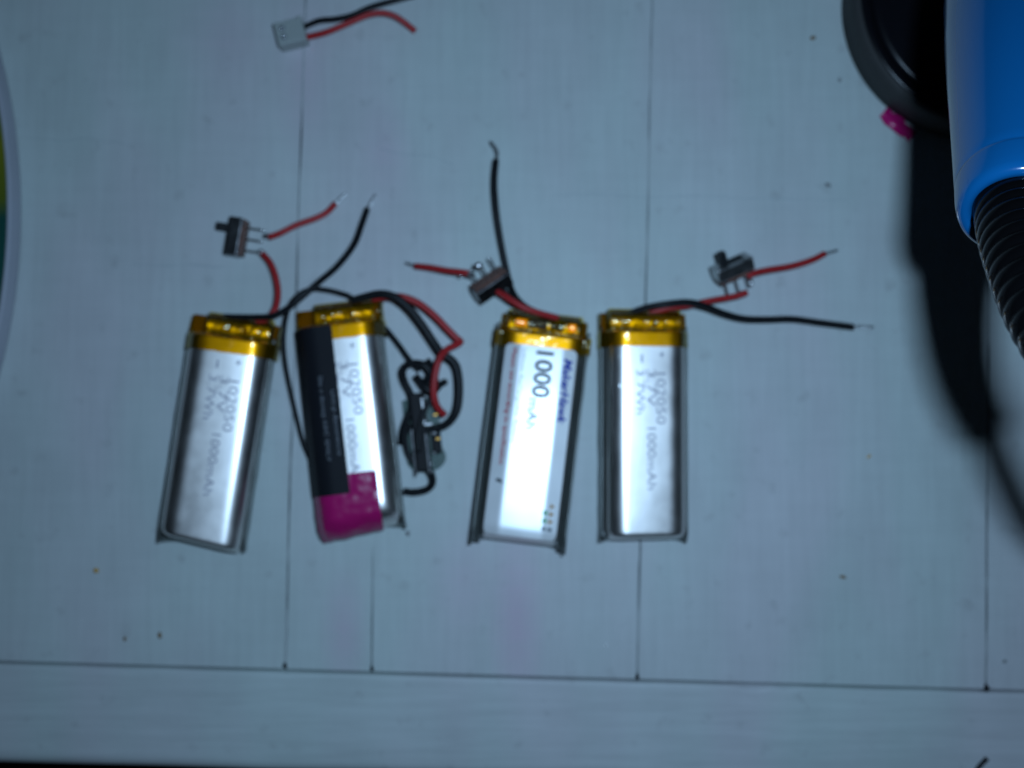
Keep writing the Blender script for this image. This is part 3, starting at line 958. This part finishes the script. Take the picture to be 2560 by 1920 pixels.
s3, MS3 = slide_switch(b3, 1228, 712, 6.2, math.radians(125), math.radians(-34), math.radians(8), lever_y=-1.5, shell="switch_shell_shaded", size=1.0)
wire("black_lead", [(1385, 797, 6.4), (1345, 782, 7.4), (1310, 764, 7.2), (1284, 734, 5), (1270, 690, 3.2), (1259, 640, 3.4), (1249, 585, 4), (1240, 520, 4.6), (1236, 455, 4.4), (1240, 400, 3.6)], b3, "black_wire", r=0.72, tip=[(1243, 388, 3.2), (1240, 374, 3), (1226, 354, 2.6)])
wire("red_lead", [(1395, 795, 6.6), (1350, 783, 7.8), (1312, 770, 8.4), (1280, 752, 8.2), (1256, 736, 7.4), (1240, 728, 6.6)], b3, "red_wire")
wire("red_lead", [(1172, 683, 7.4), (1150, 680, 7), (1115, 676, 5.6), (1075, 669, 4), (1038, 665, 2.4)], b3, "red_wire", tip=[(1026, 661, 2), (1014, 657, 1.6)])
solder_blob(b3, P(1178, 686, 8), 0.7, (1.3, 1, 1)); solder_blob(b3, P(1196, 664, 8.2), 0.8, (1.4, 1, .9)); solder_blob(b3, P(1152, 690, 7), 0.4)

# ---- battery furthest right
b4, B4 = printed_battery(1604, 1063, -0.3, 4, tilt=(-0.6, 3.9), skew=0.2, right_out=9.6)
prop(b4, "silver pouch battery lying straightest, rightmost of the four, bare printed face", "battery", "pouch batteries on the table")
s4, MS4 = slide_switch(b4, 1832, 672, 6.0, math.radians(-66), math.radians(30), math.radians(-6), lever_y=-1.9, shell="switch_shell")
wire("black_lead", [(1570, 786, 6.2), (1610, 771, 7.4), (1660, 761, 8.4), (1720, 756, 8), (1764, 766, 6.6), (1810, 784, 5), (1860, 797, 3.8), (1920, 799, 2.8), (1980, 798, 2.2), (2050, 807, 1.6), (2134, 818, 1.2)], b4, "black_wire", r=0.78, tip=[(2150, 816, 1), (2182, 818, .8)])
wire("red_lead", [(1620, 784, 5.8), (1670, 770, 6.4), (1720, 764, 6.2), (1770, 753, 6), (1815, 745, 5.6), (1845, 739, 5.4), (1868, 731, 5.4)], b4, "red_wire")
wire("red_lead", [(1868, 692, 6), (1886, 683, 6), (1920, 675, 5.4), (1980, 665, 4.2), (2030, 650, 3), (2062, 634, 2.2)], b4, "red_wire", tip=[(2076, 630, 1.8), (2093, 626, 1.5)])
solder_blob(b4, P(1876, 706, 5.4), 0.75, (.9, 1.4, 1)); solder_blob(b4, P(1852, 732, 5.2), 0.6)
for (x, y, s) in ((-6.2, 8.3, .5), (-5.9, 7.6, .35), (-6.4, 14.6, .3)):
    verts = []
    dent = box("foil_dent", (x, y, B4.top(x, y) - 0.02), (s * 2.2, s * 0.7, 0.1), MATS["solder"], None, 0.04, R=Matrix.Rotation(-0.5, 3, 'Z'))
    dent.parent = b4

# ------------------------------------------------------------------ plug with two cut leads
cp = P(728, 86, 2.6)
con = empty("wire_connector", (cp.x, cp.y, 0), (0, 0, math.radians(14.5)))
bpy.context.view_layer.update()
prop(con, "small white two-pin plug with cut red and black leads near the top edge", "connector")
bm = bmesh.new()
add_box(bm, (0.1, 0, 2.4), (6.6, 5.4, 4.6), 0.25)
add_box(bm, (2.9, 2.45, 4.4), (1.0, 0.9, 0.9), 0.15)
add_box(bm, (2.9, -2.45, 4.4), (1.0, 0.9, 0.9), 0.15)
hs = bm_obj("housing", bm, MATS["nylon_white"], con)
for y in (1.0, -1.0):
    v, f = lathe_data([(0.72, 0.0), (0.72, 0.05), (0.4, 0.06), (0.36, -0.1), (0.01, -0.12)], 16, c=(-1.5, y, 4.70))
    o = mesh("contact_window", v, f, MATS["label_grey"], None); o.parent = hs
    bm = bmesh.new(); bmesh.ops.create_icosphere(bm, subdivisions=2, radius=0.45)
    for vv in bm.verts: vv.co += Vector((-1.5, y, 4.66))
    o = bm_obj("contact", bm, MATS["solder"], None, True); o.parent = hs
wire("black_lead", [(756, 70, 3), (772, 62, 3.2), (800, 51, 4), (840, 47, 4.6), (880, 38, 5), (925, 18, 5.4), (980, 2, 5.6), (1040, -14, 5), (1110, -34, 3)], con, "black_wire", r=0.62)
wire("red_lead", [(760, 94, 2.6), (780, 90, 2.8), (820, 79, 3.4), (870, 58, 3.8), (915, 39, 4), (950, 32, 4), (982, 38, 3.6), (1010, 55, 2.8), (1038, 78, 1.6)], con, "red_wire", r=0.68)

# ------------------------------------------------------------------ round base, soldering iron
bc = P(2431, 28, 0)
base = empty("stand_base", (bc.x, bc.y, 0))
bpy.context.view_layer.update()
prop(base, "round dark grey stand base with black top under the blue handle", "stand base")
RB = 30.6
v, f = lathe_data([(0.05, 0.0), (RB - 0.8, 0.0), (RB, 0.7), (RB, 9.0), (RB - 0.2, 9.8), (RB - 0.7, 10.3), (RB - 1.2, 10.35), (RB - 1.4, 10.0)], 128)
mesh("rim", v, f, MATS["base_grey"], base)
v, f = lathe_data([(RB - 1.3, 9.8), (RB - 1.6, 10.15), (RB - 2.4, 10.2), (RB - 3.6, 10.1), (RB - 4.0, 9.5), (RB - 4.6, 9.4), (RB - 5.0, 9.7), (RB - 5.6, 9.85), (0.05, 9.9)], 128)
mesh("top_plate", v, f, MATS["base_black"], base)

T0 = P(2550, 530, 104)                       # end of the handle
A1 = P(2556, -30, 74)                        # the axis where it leaves the picture
ax = (A1 - T0).normalized()                  # from the cord end towards the tip
iron = empty("soldering_iron", (T0.x, T0.y, T0.z))
bpy.context.view_layer.update()
prop(iron, "blue handled soldering iron with black ribbed cord sleeve hanging over right edge", "soldering iron")
Q = Vector((0, 0, 1)).rotation_difference(ax).to_matrix().to_4x4()
def along(prof, name, mat, n=72, parent=iron):
    v, f = lathe_data(prof, n)
    o = mesh(name, v, f, MATS[mat], None, True, Q)
    o.parent = parent
    return o
along([(5.6, 1.5), (5.75, 0.3), (6.2, -0.35), (6.9, -0.35), (7.5, 0.1), (7.75, 1.0), (7.95, 2.2), (8.05, 3.6), (8.12, 4.6), (8.12, 5.0), (8.06, 5.15), (8.15, 5.4), (8.3, 7), (8.7, 12), (9.35, 20), (10.05, 28), (10.9, 39), (11.5, 50), (11.6, 62), (11.0, 75), (10.2, 88), (11.6, 96), (13.5, 100), (13.5, 102), (6, 103)], "handle", "iron_blue", 96)
along([(6.5, 100), (6.5, 104), (5.4, 106), (5.4, 128), (4.6, 131), (3.0, 132)], "barrel", "steel", 40)
along([(3.0, 130), (3.0, 142), (2.4, 146), (0.2, 158)], "tip", "steel", 24)
# cord sleeve: ribbed rubber, and the cord after it
sl = [T0 + ax * 3.0, P(2556, 580, 108.5), P(2570, 655, 113), P(2594, 745, 117.5), P(2634, 838, 121.5), P(2690, 930, 124)]
sl = [p - T0 for p in sl]
path = spline(sl, 0.16)
tot = len(path)
def rib(t):
    r = 5.75 - 2.3 * t
    ph = (t * 15.5) % 1.0
    return r + 0.42 * (math.sin(ph * math.pi) ** 0.6) - 0.2
v, f = tube_data(path, rib, 48)
o = mesh("cord_sleeve", v, f, MATS["iron_rubber"], iron)
cd = [sl[-2] * 0.3 + sl[-1] * 0.7, sl[-1]] + [p - T0 for p in (P(2742, 1050, 125), P(2800, 1200, 119), P(2880, 1370, 95), P(2960, 1500, 55), P(3030, 1570, 14), P(3080, 1570, 2.6), P(3200, 1480, 2.6), P(3350, 1300, 2.6))]
tube("cord", cd, 2.1, MATS["iron_rubber"], iron, 16, 1.0)

# the cradle that carries the iron, standing on the base outside the picture
hold = T0 + ax * 108
cr = empty("iron_cradle", (0, 0, 0))
prop(cr, "steel ring and rod on the round base carrying the blue soldering iron", "iron cradle")
foot = Vector((hold.x - 1, min(hold.y, bc.y + 22), 9.8))
d2 = math.hypot(foot.x - bc.x, foot.y - bc.y)
if d2 > 22:
    foot.x = bc.x + (foot.x - bc.x) * 22 / d2; foot.y = bc.y + (foot.y - bc.y) * 22 / d2
ring = []
u = ax.cross(Vector((0, 0, 1))).normalized(); w = u.cross(ax)
for k in range(25):
    a = 2 * math.pi * k / 24
    ring.append(hold + u * math.cos(a) * 7.0 + w * math.sin(a) * 7.0)
tube("ring", ring, 0.8, MATS["steel"], cr, 8, 0.6)
low = min(ring, key=lambda p: p.z)
tube("rod", [foot, foot + Vector((0, 0, max(1.0, (low.z - foot.z) * 0.5))), low], 1.2, MATS["steel"], cr, 10, 1.0)

# ------------------------------------------------------------------ dish at the left edge
dc = P(50, 560, 1)
Rd = 146.0
dish = empty("round_tin", (dc.x - Rd, dc.y, 0))
prop(dish, "large round tin with pale rim, green and yellow top, cut off by left edge", "tin")
v, f = lathe_data([(130, 0.02), (145.3, 0.05), (146, 0.5), (146, 1.2), (145.75, 1.8), (145.65, 3.8), (145.4, 4.4), (145.0, 4.6), (144.6, 4.45), (144.4, 4.0)], 300)
mesh("rim", v, f, MATS["dish_rim"], dish)
v, f = lathe_data([(144.6, 4.2), (140, 4.3), (120, 4.4), (0.1, 4.5)], 200)
mesh("lid", v, f, MATS["dish_inside"], dish)

# ------------------------------------------------------------------ scraps and crumbs
def scrap():
    c = P(2243, 312, 0)
    M = Matrix.Translation(c) @ Matrix.Rotation(math.radians(-40), 4, 'Z')
    nx, ny = 16, 8
    verts = []
    for j in range(ny + 1):
        for i in range(nx + 1):
            u, v = i / nx * 2 - 1, j / ny * 2 - 1
            w = 4.4 * u
            h = (1.9 - 0.5 * abs(u) + 0.9 * noise.noise(Vector((u * 2.2, v * 0.8, 1)))) * v - 0.2
            z = 1.0 + 0.5 * noise.noise(Vector((u * 1.2, v * 1.0, 2))) + 0.5 * (1 - v * v) - 0.5 * abs(u)
            verts.append((w, h, max(0.15, z)))
    top = grid_faces(nx + 1, ny + 1)
    n = len(verts)
    verts += [(x, y, max(0.05, z - 0.12)) for x, y, z in verts]
    faces = top + [tuple(i + n for i in reversed(q)) for q in top]
    o = mesh("tape_scrap", verts, faces, MATS["pink_tape"], None, True, M)
    prop(o, "crumpled magenta tape scrap tucked against the round grey base", "tape scrap")
scrap()

def crumb(px, py, sx, sy, mat, label, rot=0.0, h=0.5):
    bm = bmesh.new()
    bmesh.ops.create_icosphere(bm, subdivisions=2, radius=1.0)
    c = P(px, py)
    for v in bm.verts:
        k = 1 + 0.5 * noise.noise(v.co * 1.6 + Vector((px, py, 1)))
        v.co = Vector((v.co.x * sx * k, v.co.y * sy * k, v.co.z * h * 0.5 * k))
    lo = min(v.co.z for v in bm.verts)
    M = Matrix.Translation((c.x, c.y, -lo + 0.03)) @ Matrix.Rotation(rot, 4, 'Z')
    o = bm_obj("crumb", bm, MATS[mat], None, True, M)
    prop(o, label, "crumb", "crumbs on the table")
crumb(2031, 96, 0.7, 0.5, "crumb_brown", "brown crumb near the top edge, left of the grey round base", 0.4)
crumb(2098, 201, 0.35, 0.5, "crumb_grey", "dark speck close below left of the grey round base's side")
crumb(2069, 463, 0.8, 0.5, "crumb_grey", "grey crumb between the magenta scrap and the rightmost switch's red lead", -0.5, 0.35)
crumb(2172, 1141, 0.6, 0.25, "crumb_orange", "tan sliver right of the rightmost battery, left of the handle's shadow", 0.7, 0.3)
crumb(2106, 1442, 0.8, 0.35, "crumb_brown", "brown crumb on the right boards below the rightmost battery", -0.3)
crumb(242, 1426, 0.6, 0.55, "crumb_orange", "orange yellow crumb below left of the leftmost battery", 0, 0.6)
crumb(400, 1588, 0.4, 0.8, "crumb_brown", "larger upright brown speck just above the edge board at left", 0.1, 0.3)
crumb(313, 1597, 0.4, 0.5, "crumb_brown", "smaller round brown speck just above the edge board at left", 0.1, 0.3)
crumb(1020, 1333, 0.5, 0.6, "crumb_grey", "grey speck below the lower end of the magenta taped battery")
crumb(2510, 1653, 0.5, 0.4, "crumb_grey", "grey speck at far right just above the edge board", 0, 0.4)
crumb(1514, 1613, 0.35, 0.35, "clear_glint", "tiny pale speck added as a bright glint on the boards below the labelled battery", 0, 0.6)

off = tube("wire_offcut", [P(2468, 1896, 0.6), P(2456, 1908, 0.7), P(2446, 1920, 0.7), P(2432, 1942, 0.6)], 0.55, MATS["black_wire"], None, 10)
prop(off, "short black wire offcut on the edge board, bottom right corner", "wire offcut")
